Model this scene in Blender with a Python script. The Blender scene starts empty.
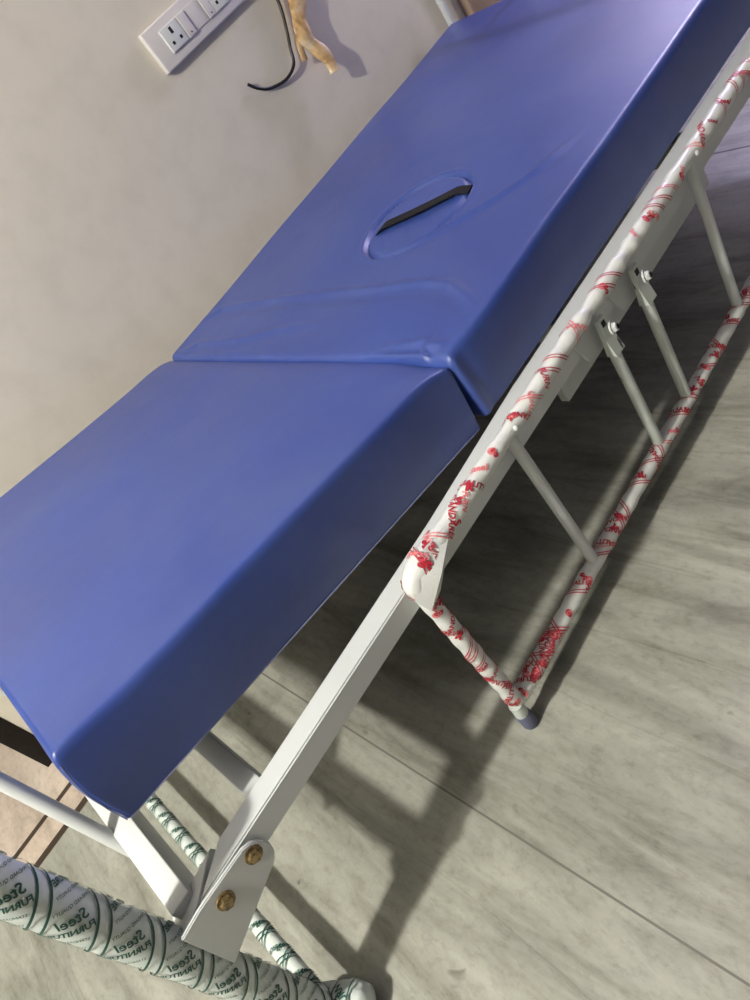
import bpy, bmesh, math, random
from mathutils import Vector, Matrix, noise
random.seed(4)
S = 0.7            # metres per layout unit (layout origin = camera point, floor at z=-1.4)
def U(x, y, z): return Vector((x*S, y*S, (z+1.4)*S))
C = bpy.context.scene.collection
PI = math.pi

# ------------------------------------------------------------------ materials
def mat(name, col=(.8,.8,.8), rough=.5, spec=.5, metal=0.0, coat=0.0, sheen=0.0):
    m = bpy.data.materials.new(name); m.use_nodes = True
    b = m.node_tree.nodes['Principled BSDF']
    b.inputs['Base Color'].default_value = (*col, 1)
    b.inputs['Roughness'].default_value = rough
    b.inputs['Specular IOR Level'].default_value = spec
    b.inputs['Metallic'].default_value = metal
    b.inputs['Coat Weight'].default_value = coat
    b.inputs['Coat Roughness'].default_value = .35
    m.diffuse_color = (*col, 1)
    return m, m.node_tree, b
def N(nt, typ, **kw):
    n = nt.nodes.new(typ)
    for k, v in kw.items():
        if k.startswith('i_'): n.inputs[k[2:].replace('_', ' ')].default_value = v
        else: setattr(n, k, v)
    return n
def noise_tex(nt, scale, vec, detail=4, rough=.55, dist=0.0):
    n = N(nt, 'ShaderNodeTexNoise'); n.inputs['Scale'].default_value = scale
    n.inputs['Detail'].default_value = detail; n.inputs['Roughness'].default_value = rough
    n.inputs['Distortion'].default_value = dist
    nt.links.new(vec, n.inputs['Vector']); return n.outputs['Fac']
def ramp(nt, fac, stops):
    r = N(nt, 'ShaderNodeValToRGB'); e = r.color_ramp.elements
    while len(e) < len(stops): e.new(.5)
    for el, (p, c) in zip(e, stops):
        el.position = p; el.color = (*c, 1) if len(c) == 3 else c
    nt.links.new(fac, r.inputs['Fac']); return r.outputs['Color']
def mapping(nt, scale=(1,1,1), rot=(0,0,0)):
    g = N(nt, 'ShaderNodeNewGeometry'); mp = N(nt, 'ShaderNodeMapping')
    mp.inputs['Scale'].default_value = scale; mp.inputs['Rotation'].default_value = rot
    nt.links.new(g.outputs['Position'], mp.inputs['Vector']); return mp.outputs['Vector']
def mix(nt, fac, a, b, blend='MIX'):
    m = N(nt, 'ShaderNodeMix', data_type='RGBA', blend_type=blend)
    for s, v in (('Factor', fac), ('A', a), ('B', b)):
        i = [q for q in m.inputs if q.name == s and q.enabled][0]
        if hasattr(v, 'type') and hasattr(v, 'links'): nt.links.new(v, i)
        elif s == 'Factor': i.default_value = v
        else: i.default_value = (*v, 1)
    return [q for q in m.outputs if q.enabled][0]
def bump(nt, b, height, strength, dist=.002):
    n = N(nt, 'ShaderNodeBump'); n.inputs['Strength'].default_value = strength
    n.inputs['Distance'].default_value = dist
    nt.links.new(height, n.inputs['Height']); nt.links.new(n.outputs['Normal'], b.inputs['Normal'])

# painted wall
m_wall, nt, b = mat('cream wall paint', (.52,.49,.42), .42, .4)
v = mapping(nt)
f1 = noise_tex(nt, 1.6, v, 3); f2 = noise_tex(nt, 14, v, 5)
c1 = ramp(nt, f1, [(.3,(.66,.615,.515)), (.7,(.72,.675,.565))])
c2 = ramp(nt, f2, [(.25,(.93,.93,.92)), (.55,(1,1,1))])
nt.links.new(mix(nt, 1.0, c1, c2, 'MULTIPLY'), b.inputs['Base Color'])
f3 = noise_tex(nt, 5, v, 3); bump(nt, b, f3, .25, .004)
m_ceil, _, _ = mat('ceiling paint', (.50,.49,.47), .8)
m_wall2, _, _ = mat('dark low bounce wall', (.10,.095,.085), .7)  # unseen walls given a dark colour to cut bounce light

# marble floor, veins run along world Y
def marble(name, base, dark, light, veins=1.0):
    m, nt, b = mat(name, base, .38, .5)
    v = mapping(nt, (7, 1.3, 1), (0, 0, .05))
    a = noise_tex(nt, 1.5, v, 10, .66, .9)
    c = ramp(nt, a, [(.28, dark), (.48, base), (.72, light)])
    # sparse wavy dark streaks
    v2 = mapping(nt, (15, 1.5, 1), (0, 0, -.03)); s = noise_tex(nt, 1.1, v2, 7, .62, .5)
    c = mix(nt, .8*veins, c, ramp(nt, s, [(.30,(.42,.41,.38)), (.40,(.80,.80,.78)), (.49,(1,1,1))]), 'MULTIPLY')
    # cloudy mottling and grain
    v3 = mapping(nt, (1,.6,1))
    v3b = mapping(nt, (1,.3,1), (0,0,.08)); s3 = noise_tex(nt, 12, v3b, 9, .75, .5)
    c = mix(nt, .8, c, ramp(nt, s3, [(.30,(.58,.57,.54)), (.5,(1,1,1)), (.72,(1.14,1.14,1.12))]), 'MULTIPLY')
    s4 = noise_tex(nt, 70, v3, 5, .75)
    c = mix(nt, .7, c, ramp(nt, s4, [(.30,(.66,.65,.62)), (.48,(1,1,1)), (.72,(1.1,1.1,1.1))]), 'MULTIPLY')
    # small dark pits
    s6 = noise_tex(nt, 26, v3, 2, .5, .6)
    c = mix(nt, .8*veins, c, ramp(nt, s6, [(.225,(.35,.34,.32)), (.26,(1,1,1))]), 'MULTIPLY')
    # hairline veins along Y
    v5 = mapping(nt, (5, .35, 1), (0, 0, .02)); s5 = noise_tex(nt, 1.0, v5, 5, .5, .3)
    c = mix(nt, .5*veins, c, ramp(nt, s5, [(.492,(1,1,1)), (.499,(.66,.65,.62)), (.501,(.66,.65,.62)), (.508,(1,1,1))]), 'MULTIPLY')
    nt.links.new(c, b.inputs['Base Color'])
    nt.links.new(ramp(nt, a, [(.3,(.46,.46,.46)), (.7,(.32,.32,.32))]), b.inputs['Roughness'])
    return m
m_floor = marble('grey green marble', (.285,.288,.246), (.165,.166,.145), (.40,.40,.35))
m_sill = marble('warm tinted marble', (.50,.42,.345), (.38,.31,.25), (.58,.50,.42), .3)  # warm tint of the light put into the stone colour
m_joint, _, _ = mat('dark floor joint', (.035,.022,.012), .7)
m_joint2, _, _ = mat('grey floor joint', (.13,.125,.11), .7)

# mattress rexine
m_blue, nt, b = mat('blue leatherette', (.040,.070,.335), .40, .5, 0, .32)
v = mapping(nt)
f = noise_tex(nt, 3.5, v, 4); g = noise_tex(nt, 30, v, 5, .6)
c = ramp(nt, f, [(.3,(.018,.042,.210)), (.7,(.025,.057,.260))])
c = mix(nt, .5, c, ramp(nt, g, [(.55,(1,1,1)), (.78,(1.45,1.35,1.15))]), 'MULTIPLY')
vd = mapping(nt, (1.2, 1, 1), (0,0,.6)); d = noise_tex(nt, 2.2, vd, 6, .65, .6)
c = mix(nt, ramp(nt, d, [(.45,(0,0,0)), (.80,(.15,.15,.15))]), c, (.20,.25,.38))
nt.links.new(c, b.inputs['Base Color'])
nt.links.new(ramp(nt, f, [(.3,(.36,.36,.36)), (.7,(.48,.48,.48))]), b.inputs['Roughness'])
nb = noise_tex(nt, 6, v, 3); bump(nt, b, nb, .35, .006)
m_thread, _, _ = mat('grey seam thread', (.20,.22,.36), .6)
m_board, _, _ = mat('dark base board', (.012,.011,.012), .7)

# white enamel paint, slightly chipped
def paint(name, col, chip=.0):
    m, nt, b = mat(name, col, .33, .5)
    v = mapping(nt); f = noise_tex(nt, 45, v, 4, .6); g = noise_tex(nt, 9, v, 3)
    c = ramp(nt, g, [(.3, tuple(q*.93 for q in col)), (.7, col)])
    if chip:
        vv = mapping(nt, (1,1,.5)); k = noise_tex(nt, 60, vv, 3, .6)
        c = mix(nt, ramp(nt, k, [(.70-chip,(0,0,0)), (.72-chip,(1,1,1))]), c, (.06,.06,.055))
    nt.links.new(c, b.inputs['Base Color']); bump(nt, b, f, .12, .001)
    return m
m_white = paint('white enamel', (.60,.625,.62))
m_chip = paint('chipped white enamel', (.56,.61,.57), .035)
m_wrap, nt, b = mat('white wrapping film', (.70,.72,.69), .30, .6)
v = mapping(nt); bump(nt, b, noise_tex(nt, 70, v, 4, .6), .5, .0015)
m_gwrap, nt, b = mat('pale printed film', (.60,.66,.62), .32, .6)
v = mapping(nt); bump(nt, b, noise_tex(nt, 60, v, 4, .6), .5, .0015)
m_red, _, _ = mat('red print', (.42,.022,.04), .4)
m_pink, _, _ = mat('pink print', (.72,.20,.21), .4)
m_green, _, _ = mat('dark green print', (.012,.075,.055), .4)
m_brass, nt, b = mat('tarnished brass', (.32,.20,.06), .42, .5, .6)
v = mapping(nt); nt.links.new(ramp(nt, noise_tex(nt, 160, v, 3), [(.35,(.08,.055,.03)), (.6,(.33,.24,.11))]), b.inputs['Base Color'])
m_dark, _, _ = mat('black hole', (.006,.006,.006), .8)
m_rubber, _, _ = mat('bluish grey rubber', (.11,.12,.19), .6)
m_granite, nt, b = mat('black granite', (.012,.009,.008), .5, .2)
v = mapping(nt); nt.links.new(ramp(nt, noise_tex(nt, 120, v, 2), [(.5,(.010,.007,.006)), (.8,(.02,.017,.015))]), b.inputs['Base Color'])
m_plastic, _, _ = mat('white switch plastic', (.68,.65,.63), .3)
m_plastic2, _, _ = mat('cool white socket plastic', (.68,.70,.68), .28)
m_strap, _, _ = mat('black webbing', (.012,.012,.012), .9, .15)
m_wire, _, _ = mat('black cable sheath', (.012,.010,.010), .4)
m_tape, nt, b = mat('yellow brown tape', (.58,.40,.19), .35)
v = mapping(nt); c = ramp(nt, noise_tex(nt, 22, v, 3, .6, .5), [(.35,(.30,.16,.05)), (.5,(.58,.38,.17)), (.68,(.70,.56,.36))])
nt.links.new(c, b.inputs['Base Color'])
m_wood, nt, b = mat('brown wood door', (.26,.15,.10), .5)
v = mapping(nt, (14,14,1)); nt.links.new(ramp(nt, noise_tex(nt, 1.5, v, 5), [(.3,(.28,.19,.14)), (.7,(.40,.29,.22))]), b.inputs['Base Color'])
m_lamp, nt, b = mat('lamp diffuser', (.9,.9,.9), .4)

# ------------------------------------------------------------------ helpers
def link(name, me, m, parent=None):
    o = bpy.data.objects.new(name, me)
    if m is not None:
        for q in (m if isinstance(m, (list, tuple)) else [m]): me.materials.append(q)
    C.objects.link(o)
    if parent is not None:
        o.parent = parent
        if parent.type == 'EMPTY': o.matrix_parent_inverse = Matrix.Translation(-parent.location)
    return o
def fin(name, bm, m, parent=None, smooth=True, ang=35):
    bmesh.ops.recalc_face_normals(bm, faces=bm.faces)
    if smooth:
        for f in bm.faces: f.smooth = True
        for e in bm.edges:
            if len(e.link_faces) == 2 and e.calc_face_angle(0) > math.radians(ang): e.smooth = False
    me = bpy.data.meshes.new(name); bm.to_mesh(me); bm.free()
    return link(name, me, m, parent)
def empty(name, loc):
    o = bpy.data.objects.new(name, None); C.objects.link(o); o.empty_display_size = .05
    o.location = loc
    return o
def tag(o, label=None, cat=None, group=None, kind=None):
    if label: o['label'] = label
    if cat: o['category'] = cat
    if group: o['group'] = group
    if kind: o['kind'] = kind
    return o
def add_box(bm, a, b, bev=.0):
    """box between two corner points (layout units), bevelled edges"""
    a = U(*a); b = U(*b)
    lo = Vector((min(a.x,b.x), min(a.y,b.y), min(a.z,b.z))); hi = Vector((max(a.x,b.x), max(a.y,b.y), max(a.z,b.z)))
    r = bmesh.ops.create_cube(bm, size=1)
    for v in r['verts']:
        v.co = Vector((lo.x+(v.co.x+.5)*(hi.x-lo.x), lo.y+(v.co.y+.5)*(hi.y-lo.y), lo.z+(v.co.z+.5)*(hi.z-lo.z)))
    if bev:
        es = list({e for v in r['verts'] for e in v.link_edges})
        bmesh.ops.bevel(bm, geom=es, offset=bev*S, segments=3, affect='EDGES', profile=.5)
def box(name, a, b, m, parent=None, bev=.004):
    bm = bmesh.new(); add_box(bm, a, b, bev); return fin(name, bm, m, parent)
def frames(pts):
    T = []
    for i in range(len(pts)):
        p = pts[max(i-1,0)]; q = pts[min(i+1,len(pts)-1)]; T.append((q-p).normalized())
    ref = Vector((0,0,1)) if abs(T[0].z) < .9 else Vector((0,-1,0))
    n = (ref - T[0]*ref.dot(T[0])).normalized(); out = []
    for i, t in enumerate(T):
        if i: n = (n - t*n.dot(t)).normalized()
        out.append((t, n, t.cross(n)))
    return out
def add_tube(bm, pts, r, seg=20, cap=True):
    """pts are world vectors; r number or list"""
    fr = frames(pts); rings = []
    for i, (p, (t, n, b)) in enumerate(zip(pts, fr)):
        rr = r[i] if isinstance(r, (list, tuple)) else r
        rings.append([bm.verts.new(p + (n*math.cos(a)+b*math.sin(a))*(rr(i,a) if callable(rr) else rr)) for a in [2*PI*k/seg for k in range(seg)]])
    for A, B in zip(rings, rings[1:]):
        for k in range(seg): bm.faces.new((A[k], A[(k+1)%seg], B[(k+1)%seg], B[k]))
    if cap:
        bm.faces.new(rings[0][::-1]); bm.faces.new(rings[-1])
def bend(pts, rad, n=6):
    """round the inner corners of a polyline (world vectors)"""
    out = [pts[0]]
    for a, p, c in zip(pts, pts[1:], pts[2:]):
        u = (a-p).normalized(); w = (c-p).normalized()
        A = p+u*rad; B = p+w*rad
        for k in range(n+1):
            t = k/n; out.append(A*(1-t)**2 + p*2*t*(1-t) + B*t*t)
    out.append(pts[-1]); return out
def dens(pts, step):
    out = [pts[0]]
    for a, b in zip(pts, pts[1:]):
        k = max(1, int((b-a).length/step))
        for i in range(1, k+1): out.append(a.lerp(b, i/k))
    return out
def tube(name, pts, r, m, parent=None, seg=20):
    bm = bmesh.new(); add_tube(bm, pts, r, seg); return fin(name, bm, m, parent)
def prism(name, poly, thick, m, parent=None, bev=.003):
    """poly: list of world points (planar); thick: world vector"""
    bm = bmesh.new()
    A = [bm.verts.new(p) for p in poly]; B = [bm.verts.new(p+thick) for p in poly]
    bm.faces.new(A); bm.faces.new(B[::-1]); n = len(A)
    for i in range(n): bm.faces.new((A[i], B[i], B[(i+1)%n], A[(i+1)%n]))
    bmesh.ops.recalc_face_normals(bm, faces=bm.faces)
    if bev: bmesh.ops.bevel(bm, geom=list(bm.edges), offset=bev*S, segments=2, affect='EDGES')
    return fin(name, bm, m, parent)
def bolt_head(name, c, nrm, r, h, m, parent, sides=6, washer=True):
    bm = bmesh.new(); c = Vector(c); nrm = Vector(nrm).normalized()
    if washer: add_tube(bm, [c, c+nrm*h*.3], r*1.35, 24)
    add_tube(bm, [c+nrm*h*.3, c+nrm*h*.9, c+nrm*h], [r, r, r*.8], sides)
    return fin(name, bm, m, parent)

# lettering: flat glyph triangles from a font curve
_gl = {}
def glyphs(txt, shear=0.0, bold=0.0):
    k = (txt, shear, bold)
    if k not in _gl:
        cu = bpy.data.curves.new('t', 'FONT'); cu.body = txt; cu.size = 1; cu.shear = shear; cu.offset = bold
        cu.resolution_u = 2; cu.align_x = 'CENTER'; cu.align_y = 'CENTER'
        o = bpy.data.objects.new('t', cu); C.objects.link(o)
        bpy.context.view_layer.update()
        me = bpy.data.meshes.new_from_object(o.evaluated_get(bpy.context.evaluated_depsgraph_get()))
        me.calc_loop_triangles()
        _gl[k] = ([v.co.xy.copy() for v in me.vertices], [tuple(t.vertices) for t in me.loop_triangles])
        bpy.data.objects.remove(o); bpy.data.curves.remove(cu); bpy.data.meshes.remove(me)
    return _gl[k]
class Wrap:
    """prints laid on a straight or curved tube: s = distance along, th = angle"""
    def __init__(s, pts, r, lift=.0006):
        s.p = pts; s.f = frames(pts); s.r = r; s.l = lift; s.bm = bmesh.new()
        s.L = [0]
        for a, b in zip(pts, pts[1:]): s.L.append(s.L[-1]+(b-a).length)
    def at(s, d, th, extra=0):
        d = min(max(d, 0), s.L[-1]); i = 0
        while i < len(s.L)-2 and s.L[i+1] < d: i += 1
        w = (d-s.L[i])/max(1e-9, s.L[i+1]-s.L[i]); c = s.p[i].lerp(s.p[i+1], w)
        n = s.f[i][1].lerp(s.f[i+1][1], w); b = s.f[i][2].lerp(s.f[i+1][2], w)
        return c + (n*math.cos(th)+b*math.sin(th))*(s.r+s.l+extra)
    def text(s, txt, d, th, size, ang, mirror=False, shear=0, bold=0.0, mi=0, sx=1.0):
        V, T = glyphs(txt, shear, bold); vs = []
        ca, sa = math.cos(ang), math.sin(ang)
        for v in V:
            x = v.x*size*sx*(-1 if mirror else 1); y = v.y*size
            vs.append(s.bm.verts.new(s.at(d+x*ca-y*sa, th+(x*sa+y*ca)/s.r)))
        for t in T:
            try:
                f = s.bm.faces.new([vs[q] for q in t]); f.material_index = mi
            except ValueError: pass
    def line(s, d0, th0, d1, th1, w, mi=0, n=None, bowl=0):
        n = n or max(4, int(abs(th1-th0)/.25)+int(abs(d1-d0)/.01)); prev = None
        dx, dy = d1-d0, (th1-th0)*s.r; L = math.hypot(dx, dy); px, py = -dy/L*w/2, dx/L*w/2
        for i in range(n+1):
            t = i/n; d = d0+dx*t; th = th0+(th1-th0)*t
            a = s.bm.verts.new(s.at(d+px, th+py/s.r)); b = s.bm.verts.new(s.at(d-px, th-py/s.r))
            if prev:
                f = s.bm.faces.new((prev[0], prev[1], b, a)); f.material_index = mi
            prev = (a, b)
    def done(s, name, mats, parent):
        bad = [f for f in s.bm.faces if max(e.calc_length() for e in f.edges) > .03]
        bmesh.ops.delete(s.bm, geom=bad, context='FACES')
        me = bpy.data.meshes.new(name); s.bm.to_mesh(me); s.bm.free()
        return link(name, me, mats, parent)

def coords(a, b, n, edge, ne=5):
    L = b-a; out = [a+edge*k/ne for k in range(ne)]
    out += [a+edge+(L-2*edge)*k/n for k in range(n+1)]
    out += [b-edge+edge*(k+1)/ne for k in range(ne)]
    return out
def pad(name, x0, x1, y0, y1, z0, z1, r, rz, disp, nx, ny, m, parent, xf=None):
    xs = coords(x0,x1,nx,r); ys = coords(y0,y1,ny,r); zs = coords(z0,z1,8,rz)
    bm = bmesh.new(); vd = {}
    def V(i, j, k):
        key = (i,j,k)
        if key not in vd:
            p = Vector((xs[i], ys[j], zs[k])); zr = rz if p.z > (z0+z1)/2 else rz*.35
            c = Vector((min(max(p.x,x0+r),x1-r), min(max(p.y,y0+r),y1-r), min(max(p.z,z0+zr),z1-zr)))
            d = p-c; e = Vector((d.x/r, d.y/r, d.z/zr))
            if e.length > 1e-9:
                e = e.normalized()*max(abs(e.x),abs(e.y),abs(e.z)); p = c + Vector((e.x*r, e.y*r, e.z*zr))
            p = disp(p) if disp else p
            if xf: p = xf(p)
            vd[key] = bm.verts.new(U(*p))
        return vd[key]
    I, J, K = len(xs)-1, len(ys)-1, len(zs)-1
    for i in range(I):
        for j in range(J):
            bm.faces.new((V(i,j,K),V(i+1,j,K),V(i+1,j+1,K),V(i,j+1,K))); bm.faces.new((V(i,j,0),V(i,j+1,0),V(i+1,j+1,0),V(i+1,j,0)))
    for i in range(I):
        for k in range(K):
            bm.faces.new((V(i,0,k),V(i+1,0,k),V(i+1,0,k+1),V(i,0,k+1))); bm.faces.new((V(i,J,k),V(i,J,k+1),V(i+1,J,k+1),V(i+1,J,k)))
    for j in range(J):
        for k in range(K):
            bm.faces.new((V(0,j,k),V(0,j,k+1),V(0,j+1,k+1),V(0,j+1,k))); bm.faces.new((V(I,j,k),V(I,j+1,k),V(I,j+1,k+1),V(I,j,k+1)))
    return fin(name, bm, m, parent, True, 180)

# ------------------------------------------------------------------ room
WY = 2.56
def struct(o): o['kind'] = 'structure'; return o
struct(box('floor', (-3.5,-3,-1.5), (6,5.2,-1.4), m_floor, None, 0))
struct(box('ceiling', (-3.5,-3,2.2), (6,5.2,2.3), m_ceil, None, 0))
struct(box('wall_back', (-.504,WY,-1.4), (6,WY+.2,2.2), m_wall, None, 0))
struct(box('wall_back_side', (-3.5,WY,-1.4), (-1.9,WY+.2,2.2), m_wall, None, 0)).name = 'wall_back_corner'
struct(box('wall_lintel', (-1.9,WY,1.6), (-.504,WY+.2,2.2), m_wall, None, 0))
struct(box('wall_left', (-3.6,-3,-1.4), (-3.5,5.2,2.2), m_wall2, None, 0))
struct(box('wall_front', (-3.5,-3.1,-1.4), (6,-3,2.2), m_wall2, None, 0))
struct(box('wall_far_room', (-3.5,5.2,-1.4), (6,5.3,2.2), m_wall2, None, 0))
# right wall with a window opening
bm = bmesh.new()
add_box(bm, (6,-3,-1.4), (6.1,1.25,2.2)); add_box(bm, (6,2.3,-1.4), (6.1,5.2,2.2))
add_box(bm, (6,1.25,-1.4), (6.1,2.3,-.9)); add_box(bm, (6,1.25,1.3), (6.1,2.3,2.2))
struct(fin('wall_right', bm, m_wall2, None, False))
bm = bmesh.new()
for a, b_ in (((6.0,1.25,-.9),(6.08,1.33,1.3)), ((6.0,2.22,-.9),(6.08,2.3,1.3)), ((6.0,1.33,-.9),(6.08,2.22,-.82)), ((6.0,1.33,1.22),(6.08,2.22,1.3)), ((6.0,1.77,-.82),(6.08,1.83,1.22))):
    add_box(bm, a, b_, .006)
struct(fin('window_1', bm, m_white))
# black granite door frame
bm = bmesh.new()
add_box(bm, (-.573,WY-.004,-1.4), (-.504,WY+.21,1.6), .003)
add_box(bm, (-1.9,WY-.004,-1.4), (-1.84,WY+.21,1.6), .003)
add_box(bm, (-1.84,WY-.004,1.54), (-.573,WY+.21,1.6), .003)
struct(fin('door_1', bm, m_granite))
# warm tinted marble sill strips, warm light tint put into their colour, with dark joints between them, lying in the floor
bm = bmesh.new(); add_box(bm, (-3.4,2.255,-1.4), (.4,2.36,-1.3985), 0)
struct(fin('trim_1', bm, m_sill, None, False))
bm = bmesh.new(); add_box(bm, (-3.4,2.385,-1.4), (-.574,4.9,-1.3985), 0); add_box(bm, (-.574,2.385,-1.4), (.4,WY-.002,-1.3985), 0)
struct(fin('trim_2', bm, m_sill, None, False))
bm = bmesh.new(); add_box(bm, (-3.4,2.225,-1.4), (.4,2.255,-1.3988), 0); add_box(bm, (-3.4,2.36,-1.4), (.4,2.385,-1.3988), 0)
struct(fin('trim_3', bm, m_joint, None, False))
# slab joints running away from the wall
bm = bmesh.new()
for x, w in ((.072,.0045), (2.35,.005), (-1.25,.005)):
    add_box(bm, (x,-2.9,-1.4), (x+w,2.225,-1.3992), 0)
struct(fin('trim_4', bm, m_joint2, None, False))
# wooden door leaf on the wall past the foot of the couch
struct(box('door_2', (2.80,WY-.05,-1.4), (3.9,WY-.001,1.4), m_wood, None, .01))

# ------------------------------------------------------------------ the couch
bed = tag(empty('treatment_couch', U(1,1.6,-1.4)), 'long folding treatment couch with blue leatherette cushions on a low white metal frame', 'couch')

def g(x, c, w): return math.exp(-((x-c)/w)**2)
HX, HY, HR = 1.243, 1.570, .160
def crease(x, y, pts, amp, w, dip=.5):
    """narrow fold with a shallow valley beside it, fading at both ends"""
    best = 9; bt = 0; n = len(pts)-1
    for i in range(n):
        ax, ay = pts[i]; bx, by = pts[i+1]; dx, dy = bx-ax, by-ay
        t = max(0, min(1, ((x-ax)*dx+(y-ay)*dy)/(dx*dx+dy*dy)))
        ex, ey = x-ax-dx*t, y-ay-dy*t; q = math.hypot(ex, ey)
        if q < best: best = q; bt = (i+t)/n; sg = 1 if (dx*ey-dy*ex) > 0 else -1
    if best > w*8: return 0
    f = min(1, 5*bt+.05, 5*(1-bt)+.05)
    return f*amp*(g(best, 0, w) - dip*g(best*sg, -2.4*w, 2.0*w))
CR_A = [(.893,2.36),(.945,2.28),(.955,1.84),(.951,1.51),(.957,1.311),(.941,1.221),(.897,1.141),(.86,1.09)]
CR_B = [(.735,2.33),(.778,2.23),(.79,1.98),(.823,1.80),(.84,1.6)]
CR_C = [(1.10,1.50),(1.18,1.37),(1.246,1.286),(1.327,1.216),(1.45,1.15)]
CR_D = [(.728,1.36),(.724,1.139),(.750,1.149),(.748,1.10)]
CR_E = [(.745,1.30),(.765,1.17),(.752,1.09)]
def far_disp(p):
    x, y, z = p; up = max(0, (z+.86)/.12); up = min(1, up)
    d = 0
    # ridge line running across just past the fold, and softer neighbours
    if up > 0:
        d += crease(x, y, CR_A, .0075, .011) + crease(x, y, CR_B, .006, .011) + crease(x, y, CR_C, .0055, .011)
        d += crease(x, y, CR_D, .007, .008) + crease(x, y, CR_E, .006, .009, .9)
    d -= .008*g(x, .713, .012)
    # dish around the plug + seam groove
    r = math.hypot(x-HX, y-HY)
    d -= .002*math.exp(-max(0, r-HR)/.05)
    d -= .016*g(r, HR, .0065)
    d += .0025*g(r, HR+.014, .006)
    d += .004*noise.noise(Vector((x*2.5, y*2.5, 3)))
    z2 = z + d*up
    # slightly swollen side
    if y < 1.2: y = y - .003*math.sin(PI*min(1,max(0,(z+.885)/.15))) + .004*g(x, .745, .02) + .004*noise.noise(Vector((x*4, z*9, 1)))
    y = y + .075*max(0, (x-.7)/1.9)*max(0,(y-1.2)/1.17) + .012*max(0, (x-.7)/1.9)
    return Vector((x, y, z2))
far = pad('foot_cushion', .713, 2.60, 1.060, 2.372, -.899, -.731, .016, .020, far_disp, 300, 200, m_blue, bed)
far['label'] = 'long blue cushion with a round face hole plug'

TH = math.radians(8.8)
PX, PZ = .720, -.731      # fold line (top)
def near_xf(p):
    # local: x <= 0 away from fold, z from 0 (top) down
    x, y, z = p
    return Vector((PX + x*math.cos(TH) + z*math.sin(TH)*1.0, y, PZ - x*math.sin(TH) + z*math.cos(TH)))
def near_disp(p):
    x, y, z = p; up = min(1, max(0, (z+.16)/.12))
    d = .003*noise.noise(Vector((x*2.2, y*2.2, 7)))
    d -= .010*g(x, 0, .03)
    d += .003*g(x, -.10, .05)*g(y, 2.1, .5)
    d -= .010*g(x, -.02, .05)*g(y, 1.10, .08)
    if y < 1.2: y = y - .003*math.sin(PI*min(1,max(0,-z/.16))) + .005*noise.noise(Vector((x*5, z*7, 2)))
    # pinched upper front corner
    k = g(x, -.93, .07)*g(y, 1.085, .07)*up
    d += .006*k
    if x < -.85: x = x - .009*math.sin(PI*min(1,max(0,-z/.16)))
    return Vector((x, y, z+d*up))
near = pad('head_cushion', -.962, -.002, 1.068, 2.37, -.176, 0, .011, .020, near_disp, 110, 110, m_blue, bed, near_xf)
near['label'] = 'raised blue end cushion, tilted up from the fold'
# stitched seams of the raised cushion
bm = bmesh.new()
def nl(x,y,z): return U(*near_xf(Vector((x,y,z))))
add_tube(bm, [nl(-.9605,1.0695,-.016), nl(-.9655,1.0685,-.05), nl(-.9680,1.0678,-.088), nl(-.9655,1.0685,-.13), nl(-.9605,1.0695,-.170)], .0007, 6)
add_tube(bm, [nl(-.955+.945*k/20,1.0688,-.172) for k in range(21)], .0010, 6)
fin('seam', bm, m_thread, near)

# face hole plug + strap
bm = bmesh.new(); cz = -.7345; rings = []
for k in range(0, 11):
    rr = (HR-.004)*k/10; ring = []
    for j in range(64):
        a = 2*PI*j/64
        h = cz + .004*(1-(k/10)**2) - (.012*((k/10)**12)) + .0015*noise.noise(Vector((rr*math.cos(a)*12, rr*math.sin(a)*12, 0)))
        h -= .006*g(math.sin(a-.75)*rr, .0, .03)
        ring.append(bm.verts.new(U(HX+rr*math.cos(a), HY+rr*math.sin(a), h)))
        if k == 0: break
    rings.append(ring)
for A, B in zip(rings, rings[1:]):
    for j in range(64):
        if len(A) == 1: bm.faces.new((A[0], B[j], B[(j+1)%64]))
        else: bm.faces.new((A[j], B[j], B[(j+1)%64], A[(j+1)%64]))
plug = fin('face_hole_plug', bm, m_blue, far, True, 180)
plug['label'] = 'round blue plug filling the face hole'
# strap: lifted, slightly bowed band across the plug
bm = bmesh.new(); A = Vector((1.175,1.712)); B = Vector((1.335,1.452)); prev = None
A = Vector((1.203,1.716)); B = Vector((1.318,1.438))
dv = (B-A).normalized(); pv = Vector((-dv.y, dv.x))
for i in range(25):
    t = i/24; c = A.lerp(B, t) - pv*.008*math.sin(PI*t); w = .0235
    z = -.737 + .014*min(1, math.sin(PI*t)*3)
    q = []
    for sgn, dz in ((-1,0),(1,0),(1,-.003),(-1,-.003)):
        pp = c+pv*w*sgn; q.append(bm.verts.new(U(pp.x, pp.y, z+dz-.003*sgn)))
    if prev:
        for k in range(4): bm.faces.new((prev[k], q[k], q[(k+1)%4], prev[(k+1)%4]))
    else: bm.faces.new(q)
    prev = q
bm.faces.new(prev[::-1])
fin('pull_strap', bm, m_strap, far)

# base boards under cushions
box('base_board', (.72,1.085,-.9025), (2.58,2.35,-.8985), m_board, bed, .002)
bm = bmesh.new()
a = [near_xf(Vector(q)) for q in ((-.93,1.15,-0.17400000000000002),(-.03,1.15,-0.17400000000000002),(-.03,2.34,-.174),(-.93,2.34,-.174))]
b2 = [near_xf(Vector(q)) for q in ((-.93,1.15,-0.186),(-.03,1.15,-0.186),(-.03,2.34,-.186),(-.93,2.34,-.186))]
A = [bm.verts.new(U(*q)) for q in a]; B = [bm.verts.new(U(*q)) for q in b2]
bm.faces.new(A); bm.faces.new(B[::-1])
for i in range(4): bm.faces.new((A[i],B[i],B[(i+1)%4],A[(i+1)%4]))
fin('base_board', bm, m_board, bed)

# ---- frame
ZT, ZB = -.903, -.957
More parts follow.
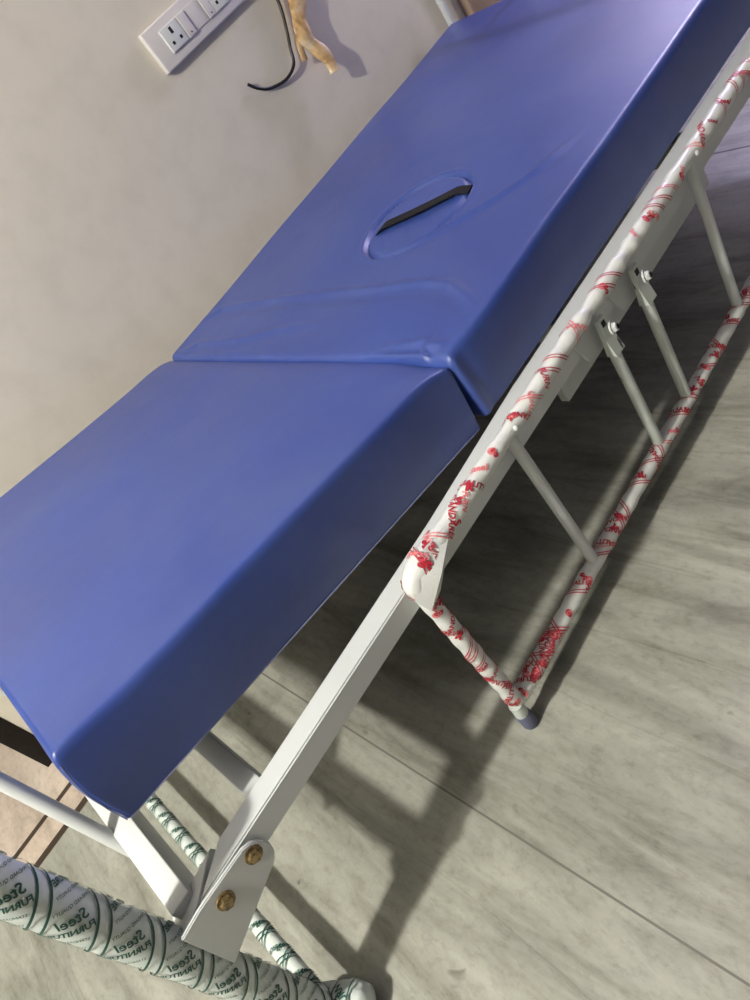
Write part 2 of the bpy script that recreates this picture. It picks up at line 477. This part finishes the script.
# front rail with a mitred end
poly = [U(-.215,1.040,ZT), U(.45,1.046,ZT), U(.80,1.064,ZT), U(2.62,1.074,ZT), U(2.62,.990,ZT), U(-.303,.990,ZT)]
prism('side_rail', poly, Vector((0,0,(ZB-ZT)*S)), m_white, bed, .003)['label'] = 'white front side rail, square tube'
box('side_rail', (-.30,2.33,ZB), (2.62,2.385,ZT), m_white, bed, .003)
box('end_crossbar', (-.344,1.030,-.972), (-.300,2.33,-.904), m_white, bed, .003)
box('crossbar', (-.140,1.046,-.975), (-.100,2.33,-.925), m_white, bed, .003)
box('crossbar', (1.0,1.075,-.97), (1.045,2.33,-.915), m_white, bed, .003)
box('crossbar', (1.62,1.075,-.975), (1.665,2.33,-.915), m_white, bed, .003)
box('crossbar', (2.575,1.075,-.975), (2.62,2.33,-.905), m_white, bed, .003)
box('slide_rail', (.895,1.040,-1.046), (1.63,1.062,-.985), m_white, bed, .002)['label'] = 'thin white channel hanging under the front rail'
bolt_head('bolt', U(.835,1.015,ZB), (0,0,-1), .006, .006, m_brass, bed)

# hinge bracket at the rail end
pl = [U(-.199,.985,-.904), U(-.184,.985,-.911), U(-.174,.985,-.925), U(-.170,.985,-.948), U(-.177,.985,-.967), U(-.19,.985,-.980),
      U(-.355,.985,-1.030), U(-.352,.985,-.903), U(-.303,.985,-.899)]
br = prism('hinge_bracket', pl, Vector((0,-.008*S,0)), m_white, bed, .002)
br['label'] = 'white folding bracket plate with two brass bolts'
prism('bracket_web', [U(-.232,1.048,-.906), U(-.303,.990,-.902), U(-.356,.990,-.915), U(-.366,1.030,-.962), U(-.362,1.075,-.945)], Vector((.004*S,.006*S,-.04*S)), m_white, br, .002)
bolt_head('bolt', U(-.197,.977,-.930), (0,-1,0), .0085, .007, m_brass, br)
bolt_head('bolt', U(-.275,.977,-.933), (0,-1,0), .0085, .009, m_brass, br)

# ---- thick wrapped corner post
def wobble_tube(bm, pts, r, amp, seg=24, seed=0, freq=30):
    fr = frames(pts); rings = []
    for i, (p, (t, n, b)) in enumerate(zip(pts, fr)):
        ring = []
        for k in range(seg):
            a = 2*PI*k/seg
            q = n*math.cos(a)+b*math.sin(a)
            rr = r*(1+amp*noise.noise(p*freq+q*1.2+Vector((seed,0,0))))
            ring.append(bm.verts.new(p+q*rr))
        rings.append(ring)
    for A, B in zip(rings, rings[1:]):
        for k in range(seg): bm.faces.new((A[k], A[(k+1)%seg], B[(k+1)%seg], B[k]))
    bm.faces.new(rings[0][::-1]); bm.faces.new(rings[-1])
PR = .0355*S
post = [U(-.385,1.020,-.575), U(-.385,1.010,-1.375)]
bm = bmesh.new(); pp = dens(post, .006); wobble_tube(bm, pp, PR, .05, 32)
po = fin('corner_post', bm, m_gwrap, bed, True, 180); po['label'] = 'thick corner post wrapped in green-printed film'
w = Wrap(post, PR, .0017)
def post_prints(w, d0, d1, pitch, kscale, TH0):
    k = 0; d = d0
    while d < d1:
        for off in (0, .024*S):
            w.line(d+off, TH0-PI, d+off+.108*S, TH0+PI, .0042*S)
        # mirrored lettering, baselines at 45 degrees, lines stacked along the helical band
        ang = math.radians(132.5)
        cyc = [('STANDARD QUALITY', .0072, 0, .012), ('Steel', .0225, .35, .024), ('FURNITURE', .0138, .12, .04), ('STANDARD QUALITY', .0068, 0, .012)]
        for j in range(-5, 7):
            th = TH0+j*.53-.35; tx, sz, sh, bo = cyc[j % 4]
            sd = d+.108*S*(th-TH0+PI)/(2*PI)+.066*S
            w.text(tx, sd, th, sz*S, ang, False, sh, bo)
        d += pitch; k += 1
# angle on the post that faces the camera
t, n, b_ = w.f[0]
cam_dir = Vector((.385,-1.0,.9)); th_cam = math.atan2(cam_dir.dot(b_), cam_dir.dot(n))
post_prints(w, -.09*S, .76*S, .108*S, 1, th_cam)
w.done('printed_lettering', [m_green], po)['label'] = 'dark green mirrored lettering and double bands'
# bunched film at the post's foot
bp = dens([U(-.400,1.040,-1.352), U(-.335,.965,-1.356), U(-.322,.950,-1.358)], .004)
bm = bmesh.new()
def brad(i): t = i/(len(bp)-1); return (.041-.012*t**6)*S
fr_ = frames(bp); rings = []
for i, (p, (t, n, b)) in enumerate(zip(bp, fr_)):
    ring = []
    for k in range(40):
        a = 2*PI*k/40; q = n*math.cos(a)+b*math.sin(a)
        ring.append(bm.verts.new(p+q*brad(i)*(1+.10*noise.noise(p*22+q*1.6)+.07*noise.noise(p*90+q*5))))
    rings.append(ring)
for A, B in zip(rings, rings[1:]):
    for k in range(40): bm.faces.new((A[k], A[(k+1)%40], B[(k+1)%40], B[k]))
bm.faces.new(rings[0][::-1])
tipv = bm.verts.new(bp[-1]+(bp[-1]-bp[0]).normalized()*.012*S)
for k in range(40): bm.faces.new((rings[-1][k], rings[-1][(k+1)%40], tipv))
bn = fin('bunched_film', bm, m_gwrap, bed, True, 180); bn['label'] = 'bunched end of the green-printed film'
w = Wrap(bp, .0415*S, .001)
for k, (dd, th, sz, an) in enumerate(((.01,.3,.02,40),(.02,1.0,.02,70),(.035,-.4,.018,20),(.045,.5,.02,100),(.06,1.3,.018,60),(.06,-.1,.02,50),(.03,1.7,.02,30),(.05,2.2,.02,80))):
    w.text(['Steel','FURN','S','QUAL'][k%4], dd, th, sz*S, math.radians(an), True, .2, .03)
for dd in (.02,.05,.075): w.line(dd, -1.5, dd-.02, 2.8, .003*S)
w.done('printed_lettering', [m_green], bn)

# thin wrapped floor bar between posts
fb = [U(-.362,1.0,-1.29), U(-.362,2.36,-1.29)]; FR = .0180*S
bm = bmesh.new(); wobble_tube(bm, dens(fb, .006), FR, .06, 20)
fo = fin('floor_bar', bm, m_gwrap, bed, True, 180); fo['label'] = 'thin bar near the floor wrapped in green-printed film'
w = Wrap(fb, FR, .0016); t, n, b_ = w.f[0]; cd = Vector((.36,-1.4,1.29)); th0 = math.atan2(cd.dot(b_), cd.dot(n))
d = 0
while d < 1.30*S:
    for off in (0, .010*S):
        w.line(d+off, th0-1.7, d+off+.036*S, th0+1.7, .0026*S)
        w.line(d+off+.036*S, th0-1.7, d+off, th0+1.7, .0026*S)
    w.text('Steel', d+.048*S, th0+.45, .016*S, math.radians(110), False, .3, .03)
    w.text('FURN', d+.060*S, th0-.35, .012*S, math.radians(120), False, 0, .03)
    w.text('e', d+.022*S, th0+.9, .014*S, math.radians(150), False, 0, .04)
    d += .080*S
w.done('printed_lettering', [m_green], fo)
# rear corner post
bm = bmesh.new(); rp = [U(-.385,2.365,-.98), U(-.385,2.365,-1.395)]; wobble_tube(bm, dens(rp,.006), FR*1.2, .05, 20)
fin('corner_post', bm, m_gwrap, bed, True, 180)

# push handle tube rising from the end crossbar
hp = bend([U(-.350,1.285,-.965), U(-.364,1.385,-.63), U(-.40,1.46,-.56), U(-.40,1.95,-.56), U(-.362,2.03,-.62), U(-.345,2.1,-.945)], .04*S)
tube('push_handle', hp, .0140*S, m_white, bed)

# ---- red wrapped leg frame
LY = .968; RR = .0178*S
corner = bend([U(1.86,LY-.10,-.872), U(1.80,LY,-.872), U(.318,LY,-.880), U(.300,LY,-1.315), U(1.86,LY,-1.300), U(1.93,LY-.0,-1.30)], .022*S, 8)
path = dens(corner, .006)
bm = bmesh.new()
fr = frames(path); rings = []; seg = 22
LL = [0]
for a, b in zip(path, path[1:]): LL.append(LL[-1]+(b-a).length)
# the loosely wrapped swelling sits near the upper corner; arclength position there
iC = min(range(len(path)), key=lambda i: (path[i]-U(.325,LY,-.882)).length); sC = LL[iC]
iD = min(range(len(path)), key=lambda i: (path[i]-U(.300,LY,-1.31)).length); sD = LL[iD]
bare = [(.663,.035,-.872), (1.005,.02,-.872), (1.16,.02,-.872), (1.475,.03,-.872)]
def rad(p, s):
    r = RR
    r *= 1+.05*math.sin(s/S*2*PI/.055)
    r *= 1+.55*g(s, sC-.035*S, .05*S)
    r *= 1+.10*g(s, sD+.07*S, .07*S)
    for (x, w_, z) in bare:
        q = U(x, LY, z)
        if (p-q).length < w_*S: r *= .86
    return r
for i, (p, (t, n, b)) in enumerate(zip(path, fr)):
    ring = []
    for k in range(seg):
        a = 2*PI*k/seg; q = n*math.cos(a)+b*math.sin(a)
        rr = rad(p, LL[i])*(1+.08*noise.noise(p*40+q*1.3))
        ring.append(bm.verts.new(p+q*rr))
    rings.append(ring)
for A, B in zip(rings, rings[1:]):
    for k in range(seg): bm.faces.new((A[k], A[(k+1)%seg], B[(k+1)%seg], B[k]))
bm.faces.new(rings[0][::-1]); bm.faces.new(rings[-1])
leg = fin('leg_frame', bm, m_wrap, bed, True, 180); leg['label'] = 'tubular leg frame wrapped in red-printed white film'
w = Wrap(path, RR, .0012)
_w0 = Wrap(path, RR, .0012); _at = _w0.at
def at2(d, th, extra=0):
    i = min(range(0, len(LL)), key=lambda j: abs(LL[j]-d)) if False else max(0, min(len(LL)-1, int(d/LL[-1]*(len(LL)-1))))
    while i < len(LL)-1 and LL[i] < d: i += 1
    while i > 0 and LL[i] > d: i -= 1
    return _at(d, th, rad(path[i], d)*1.03-RR)
w.at = at2
def camth(d):
    i = max(0, min(len(LL)-1, int(d/LL[-1]*(len(LL)-1))))
    while i < len(LL)-1 and LL[i] < d: i += 1
    p = path[i]; t, n, b = w.f[i]; cd = U(0,0,0)-p
    return math.atan2(cd.dot(b), cd.dot(n))
d = .01
rnd = random.Random(12)
words = ['FURNITURE', 'Steel', 'STANDARD', 'QUALITY', 'Steel', 'FURN']
marks = sorted([sC, sD] + [LL[min(range(len(path)), key=lambda i: (path[i]-U(x,LY,z)).length)] for x, w_, z in bare])
while d < LL[-1]-.03:
    if marks and d > marks[0]:
        marks.pop(0); w.done('printed_lettering', [m_red, m_pink], leg); w = Wrap(path, RR, .0012); w.at = at2
    th0 = camth(d); i = min(len(LL)-1, int(d/LL[-1]*(len(LL)-1)))
    nearbare = any((U(x,LY,z)-path[min(range(0,len(path),2), key=lambda q: abs(LL[q]-d))]).length < .035*S for x, w_, z in bare)
    upper = d < sC
    dense = g(d, sD+.09*S, .065*S)
    step = (.034 if upper else .030)*S
    if dense > .35: step = .008*S
    if not nearbare:
        mi = 1 if rnd.random() < (.5 if upper else .2) else 0
        q = rnd.random()
        if q < .42:
            sl = rnd.choice((.05,.06,.04,-.04))*S
            for off in (0, .0075*S):
                w.line(d+off, th0-1.6, d+off+sl, th0+1.6, .0022*S, mi)
        elif q < .92:
            w.text(rnd.choice(words), d+.01*S, th0+rnd.uniform(-.7,.7), rnd.uniform(.014,.018)*S, math.radians(rnd.choice((50,70,130,150,240))), True, .2, .03, mi)
            if rnd.random() < .5: w.text(rnd.choice(['S','St','8','R']), d+.018*S, th0+rnd.uniform(-1.1,1.1), .022*S, math.radians(rnd.choice((60,150,110))), True, .2, .06, 0)
        else:
            w.text('O', d, th0+rnd.uniform(-.6,.8), .018*S, .5, True, 0, .10, 1)
            w.text('S', d, th0+rnd.uniform(-.6,.8), .022*S, .5, True, 0, .06, 0)
    d += step
w.done('printed_lettering', [m_red, m_pink], leg)['label'] = 'red lettering and thin double lines'
# film pucker hanging off the swelling
bm = bmesh.new()
pts = [(.455,.958,-.870),(.416,.950,-.880),(.379,.945,-.905),(.339,.945,-.932),(.300,.948,-.945),(.292,.955,-.905),(.315,.955,-.868),(.375,.955,-.852)]
cA = bm.verts.new(U(.355,.925,-.892)); cB = bm.verts.new(U(.36,.975,-.895))
A = [bm.verts.new(U(*q)) for q in pts]
for i in range(len(A)): bm.faces.new((A[i],A[(i+1)%len(A)],cA)); bm.faces.new((A[(i+1)%len(A)],A[i],cB))
fin('loose_film', bm, m_wrap, leg, True, 25)
# struts
SR = .0130*S
for x0, x1, zt, mm in ((.663,.660,-.870,m_white), (1.475,1.455,-.870,m_white)):
    bm = bmesh.new(); add_tube(bm, [U(x0,LY,zt), U(x1,LY,-1.300)], SR, 20)
    bmesh.ops.create_uvsphere(bm, u_segments=12, v_segments=8, radius=.0065*S, matrix=Matrix.Translation(U(x0+.014,LY-.014,zt-.006)))
    fin('strut', bm, mm, leg, True, 60)
for x0, x1 in ((1.002,.998), (1.156,1.150)):
    bm = bmesh.new()
    ptsT = [U(x0,LY-.006,-.985+.0), U(x0,LY-.004,-1.02), U(x1,LY,-1.300)]
    add_tube(bm, ptsT, [SR*.9, SR, SR], 20)
    # flattened top of the tube
    def slab(z0, z1, hw0, hw1, t0, t1):
        V = []
        for z, hw, th in ((z0,hw0,t0),(z1,hw1,t1)):
            for sx, sy in ((-1,-1),(1,-1),(1,1),(-1,1)): V.append(bm.verts.new(U(x0+sx*hw, LY-.010+sy*th, z)))
        for k in range(4): bm.faces.new((V[k],V[(k+1)%4],V[4+(k+1)%4],V[4+k]))
        bm.faces.new(V[:4][::-1]); bm.faces.new(V[4:])
    slab(-.905, -.955, .012, .0165, .005, .006); slab(-.955, -1.00, .0165, .0165, .006, .013)
    stt = fin('strut', bm, m_chip, leg, True, 40); stt['label'] = 'chipped white strut bolted at its flattened top'
    bolt_head('bolt', U(x0+.010,LY-.018,-.942), (0.35,-1,.1), .0095*S/S*.8, .010, m_white, leg, 6, True)
    bolt_head('bolt_hole', U(x0+.0135,LY-.0325,-.9405), (0.35,-1,.1), .0042, .001, m_dark, leg, 12, False)
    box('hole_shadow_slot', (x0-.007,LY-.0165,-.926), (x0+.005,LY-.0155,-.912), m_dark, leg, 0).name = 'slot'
    # backing tab from rail to bolt
    prism('mounting_tab', [U(x0-.075,LY+.014,-.915), U(x0+.02,LY+.014,-.910), U(x0+.022,LY+.014,-.972), U(x0-.010,LY+.014,-.985), U(x0-.055,LY+.014,-.975)], Vector((0,.006*S,0)), m_white, leg, .0015)
# rubber foot
bm = bmesh.new(); add_tube(bm, [U(.293,LY+.0,-1.318), U(.290,LY,-1.352)], .0155*S, 16); fin('foot_stub', bm, m_chip, leg)
bm = bmesh.new(); add_tube(bm, [U(.290,LY,-1.352), U(.290,LY,-1.358), U(.290,LY,-1.392), U(.290,LY,-1.3995)], [.014*S,.0175*S,.0185*S,.016*S], 24); fin('rubber_foot', bm, m_rubber, leg)
bm = bmesh.new(); add_tube(bm, [U(1.80,LY,-1.31), U(1.80,LY,-1.352)], .0155*S, 16); fin('foot_stub', bm, m_chip, leg)
bm = bmesh.new(); add_tube(bm, [U(1.80,LY,-1.345), U(1.80,LY,-1.352), U(1.80,LY,-1.392), U(1.80,LY,-1.3995)], [.014*S,.0175*S,.0185*S,.016*S], 24); fin('rubber_foot', bm, m_rubber, leg)
# dark smudge of old weld paint on the rail
bm = bmesh.new(); bmesh.ops.create_circle(bm, cap_ends=True, radius=.014*S, segments=14)
for v in bm.verts:
    k = 1+.4*noise.noise(v.co*90); v.co = U(.965,.9893,-.945)+Vector((v.co.x*k, 0, v.co.y*k))
m_stain, _, _ = mat('greenish stain', (.20,.24,.14), .6)
fin('paint_stain', bm, m_stain, bed)

# foot end hoop
hoop = bend([U(2.655,1.02,-.92), U(2.655,1.02,-.32), U(2.655,2.505,-.55), U(2.655,2.505,-.92)], .09*S, 10)
tube('end_hoop', hoop, .016*S, m_white, bed)['label'] = 'white tubular hoop at the foot end'
tube('hoop_post', [U(2.655,2.09,-.92), U(2.655,2.09,-.486)], .012*S, m_white, bed)
for y in (1.02, 2.365):
    tube('leg', [U(2.60,y,-.97), U(2.60,y,-1.40)], .020*S, m_white, bed)

# ------------------------------------------------------------------ wall things
def W(x, z, o=0): return U(x*WY/2.36, WY-o, z*WY/2.36)
sp = tag(empty('socket_board', U(1.5,WY,-.1)), 'white switch and socket plate on the cream wall above the couch', 'socket')
def wbox(bm, x0, x1, z0, z1, o0, o1, bev=.003):
    k = WY/2.36; add_box(bm, (x0*k, WY-o0, z0*k), (x1*k, WY-o1, z1*k), bev)
PX0, PZ0, PZ1 = 1.345, -.160, -.036
bm = bmesh.new(); wbox(bm, PX0, PX0+.40, PZ0, PZ1, 0, .022, .006)
fin('cover_plate', bm, m_plastic, sp)
mods = [('socket_outlet', PX0+.055, PX0+.130, .007), ('rocker_switch', PX0+.132, PX0+.165, .009), ('blank_module', PX0+.167, PX0+.232, .003), ('rocker_switch', PX0+.234, PX0+.265, .006), ('socket_outlet', PX0+.267, PX0+.34, .006)]
for nm, x0, x1, h in mods:
    bm = bmesh.new(); wbox(bm, x0, x1, PZ0+.030, PZ1-.026, .021, .022+h, .002)
    o = fin(nm, bm, m_plastic2 if nm == 'socket_outlet' else m_plastic, sp)
    if nm == 'socket_outlet':
        bm = bmesh.new(); cx = (x0+x1)/2; cz = (PZ0+PZ1)/2; hh = .022+h+.0006
        k = WY/2.36
        for dx, dz, ww, hz in ((0,.018,.006,.010), (-.017,-.012,.0055,.0055), (.017,-.012,.0055,.0055)):
            add_box(bm, ((cx+dx-ww)*k, WY-.02-h, (cz+dz-hz)*k), ((cx+dx+ww)*k, WY-hh, (cz+dz+hz)*k), .002)
        fin('pin_hole', bm, m_dark, o)
    if nm == 'rocker_switch':
        bm = bmesh.new(); cx = (x0+x1)/2
        add_tube(bm, [W(cx, PZ0+.040, .022+h), W(cx, PZ0+.040, .0232+h)], .0025*S, 12)
        fin('indicator_dot', bm, m_dark, o)

# black cable
ck = WY/2.36
def wp(l): return [U(x*ck, WY-o, z*ck) for x, z, o in l]
def smooth(pts, n=6):
    out = []
    for i in range(len(pts)-1):
        p0 = pts[max(i-1,0)]; p1 = pts[i]; p2 = pts[i+1]; p3 = pts[min(i+2,len(pts)-1)]
        for k in range(n):
            t = k/n
            out.append(.5*((2*p1)+(p2-p0)*t+(2*p0-5*p1+4*p2-p3)*t*t+(3*p1-p0-3*p2+p3)*t**3))
    out.append(pts[-1]); return out
cb = smooth(wp([(1.560,-.336,.012),(1.585,-.366,.010),(1.625,-.392,.010),(1.695,-.408,.014),(1.75,-.392,.020),(1.775,-.350,.020),(1.805,-.300,.020),(1.835,-.235,.02),(1.845,-.16,.02),(1.83,-.05,.02),(1.83,.10,.008)]))
tag(tube('cable', cb, .0058*S, m_wire), 'thin black loose cable hanging down the cream wall, hooked at its end', 'cable')
# crumpled yellow tape / sleeve
def ribbon_tube(name, pts, wid, m, parent=None, flat=.45, seed=0):
    bm = bmesh.new(); fr = frames(pts); rings = []; seg = 14
    for i, (p, (t, n, b)) in enumerate(zip(pts, fr)):
        ring = []
        o = Vector((0,-1,0)); o = (o-t*o.dot(t)).normalized(); s = t.cross(o)
        for k in range(seg):
            a = 2*PI*k/seg; r = wid[i] if isinstance(wid, list) else wid
            q = s*math.cos(a)*r + o*math.sin(a)*r*flat
            q *= 1+.30*noise.noise(p*24+Vector((math.cos(a),math.sin(a),seed)))
            ring.append(bm.verts.new(p+q))
        rings.append(ring)
    for A, B in zip(rings, rings[1:]):
        for k in range(seg): bm.faces.new((A[k], A[(k+1)%seg], B[(k+1)%seg], B[k]))
    bm.faces.new(rings[0][::-1]); bm.faces.new(rings[-1])
    return fin(name, bm, m, parent, True, 50)
tp = smooth(wp([(1.95,.06,.012),(1.925,-.12,.03),(1.905,-.24,.03),(1.862,-.300,.038),(1.838,-.352,.042),(1.85,-.400,.045),(1.862,-.450,.05),(1.855,-.497,.055)]), 8)
wd = [(.037-.010*i/len(tp)+.004*math.sin(i*.45))*S for i in range(len(tp))]
ta = ribbon_tube('tape_strip', tp, wd, m_tape, None, .5)
tag(ta, 'crumpled yellow-brown tape strip dangling beside the black cable on the wall', 'tape')
tp2 = smooth(wp([(1.885,-.25,.04),(1.845,-.31,.035),(1.81,-.36,.03),(1.793,-.408,.028)]), 6)
ribbon_tube('loose_end', tp2, [.014*S]*len(tp2), m_tape, ta, .4, 3)

# ------------------------------------------------------------------ lights
def lamp(kind, name, loc, energy, col, size=.05, rot=None, sy=None):
    l = bpy.data.lights.new(name, kind); l.energy = energy; l.color = col
    if kind == 'AREA':
        l.size = size
        if sy: l.shape = 'RECTANGLE'; l.size_y = sy
    else: l.shadow_soft_size = size
    o = bpy.data.objects.new(name, l); C.objects.link(o); o.location = loc
    if rot: o.rotation_euler = rot
    return o
lamp('POINT', 'ceiling_lamp', U(-2.1,.86,2.05), 325, (1,.96,.88), .055)
lamp('AREA', 'window_daylight', U(5.95,1.78,.2), 22, (.72,.68,1.0), 2.0*S, (0, math.radians(90), 0), .85*S)
lamp('POINT', 'violet_lamp', U(4.6,2.05,.9), 85, (.68,.62,1.0), .05)
wd_ = bpy.data.worlds.new('World'); bpy.context.scene.world = wd_; wd_.use_nodes = True
wd_.node_tree.nodes['Background'].inputs['Color'].default_value = (.55,.6,.8,1)
wd_.node_tree.nodes['Background'].inputs['Strength'].default_value = .4

# ------------------------------------------------------------------ camera
R = [[0.5502118182928228, -0.6217644223035695, -0.5573831340903798], [-0.780921039014133, -0.14678056218069901, -0.6071390264107596], [0.2956847362424116, 0.7693272838808114, -0.5663093186948107]]
cam = bpy.data.cameras.new('camera'); co = bpy.data.objects.new('camera', cam); C.objects.link(co)
cam.sensor_fit = 'VERTICAL'; cam.sensor_height = 24; cam.lens = 24*.7517; cam.clip_start = .02
M = Matrix(((R[0][0], -R[1][0], -R[2][0]), (R[0][1], -R[1][1], -R[2][1]), (R[0][2], -R[1][2], -R[2][2]))).to_4x4()
M.translation = U(0,0,0); co.matrix_world = M
sc = bpy.context.scene; sc.camera = co
sc.view_settings.view_transform = 'Standard'; sc.view_settings.look = 'None'
sc.view_settings.gamma = 1; sc.view_settings.use_curve_mapping = False; sc.view_settings.exposure = 0.0
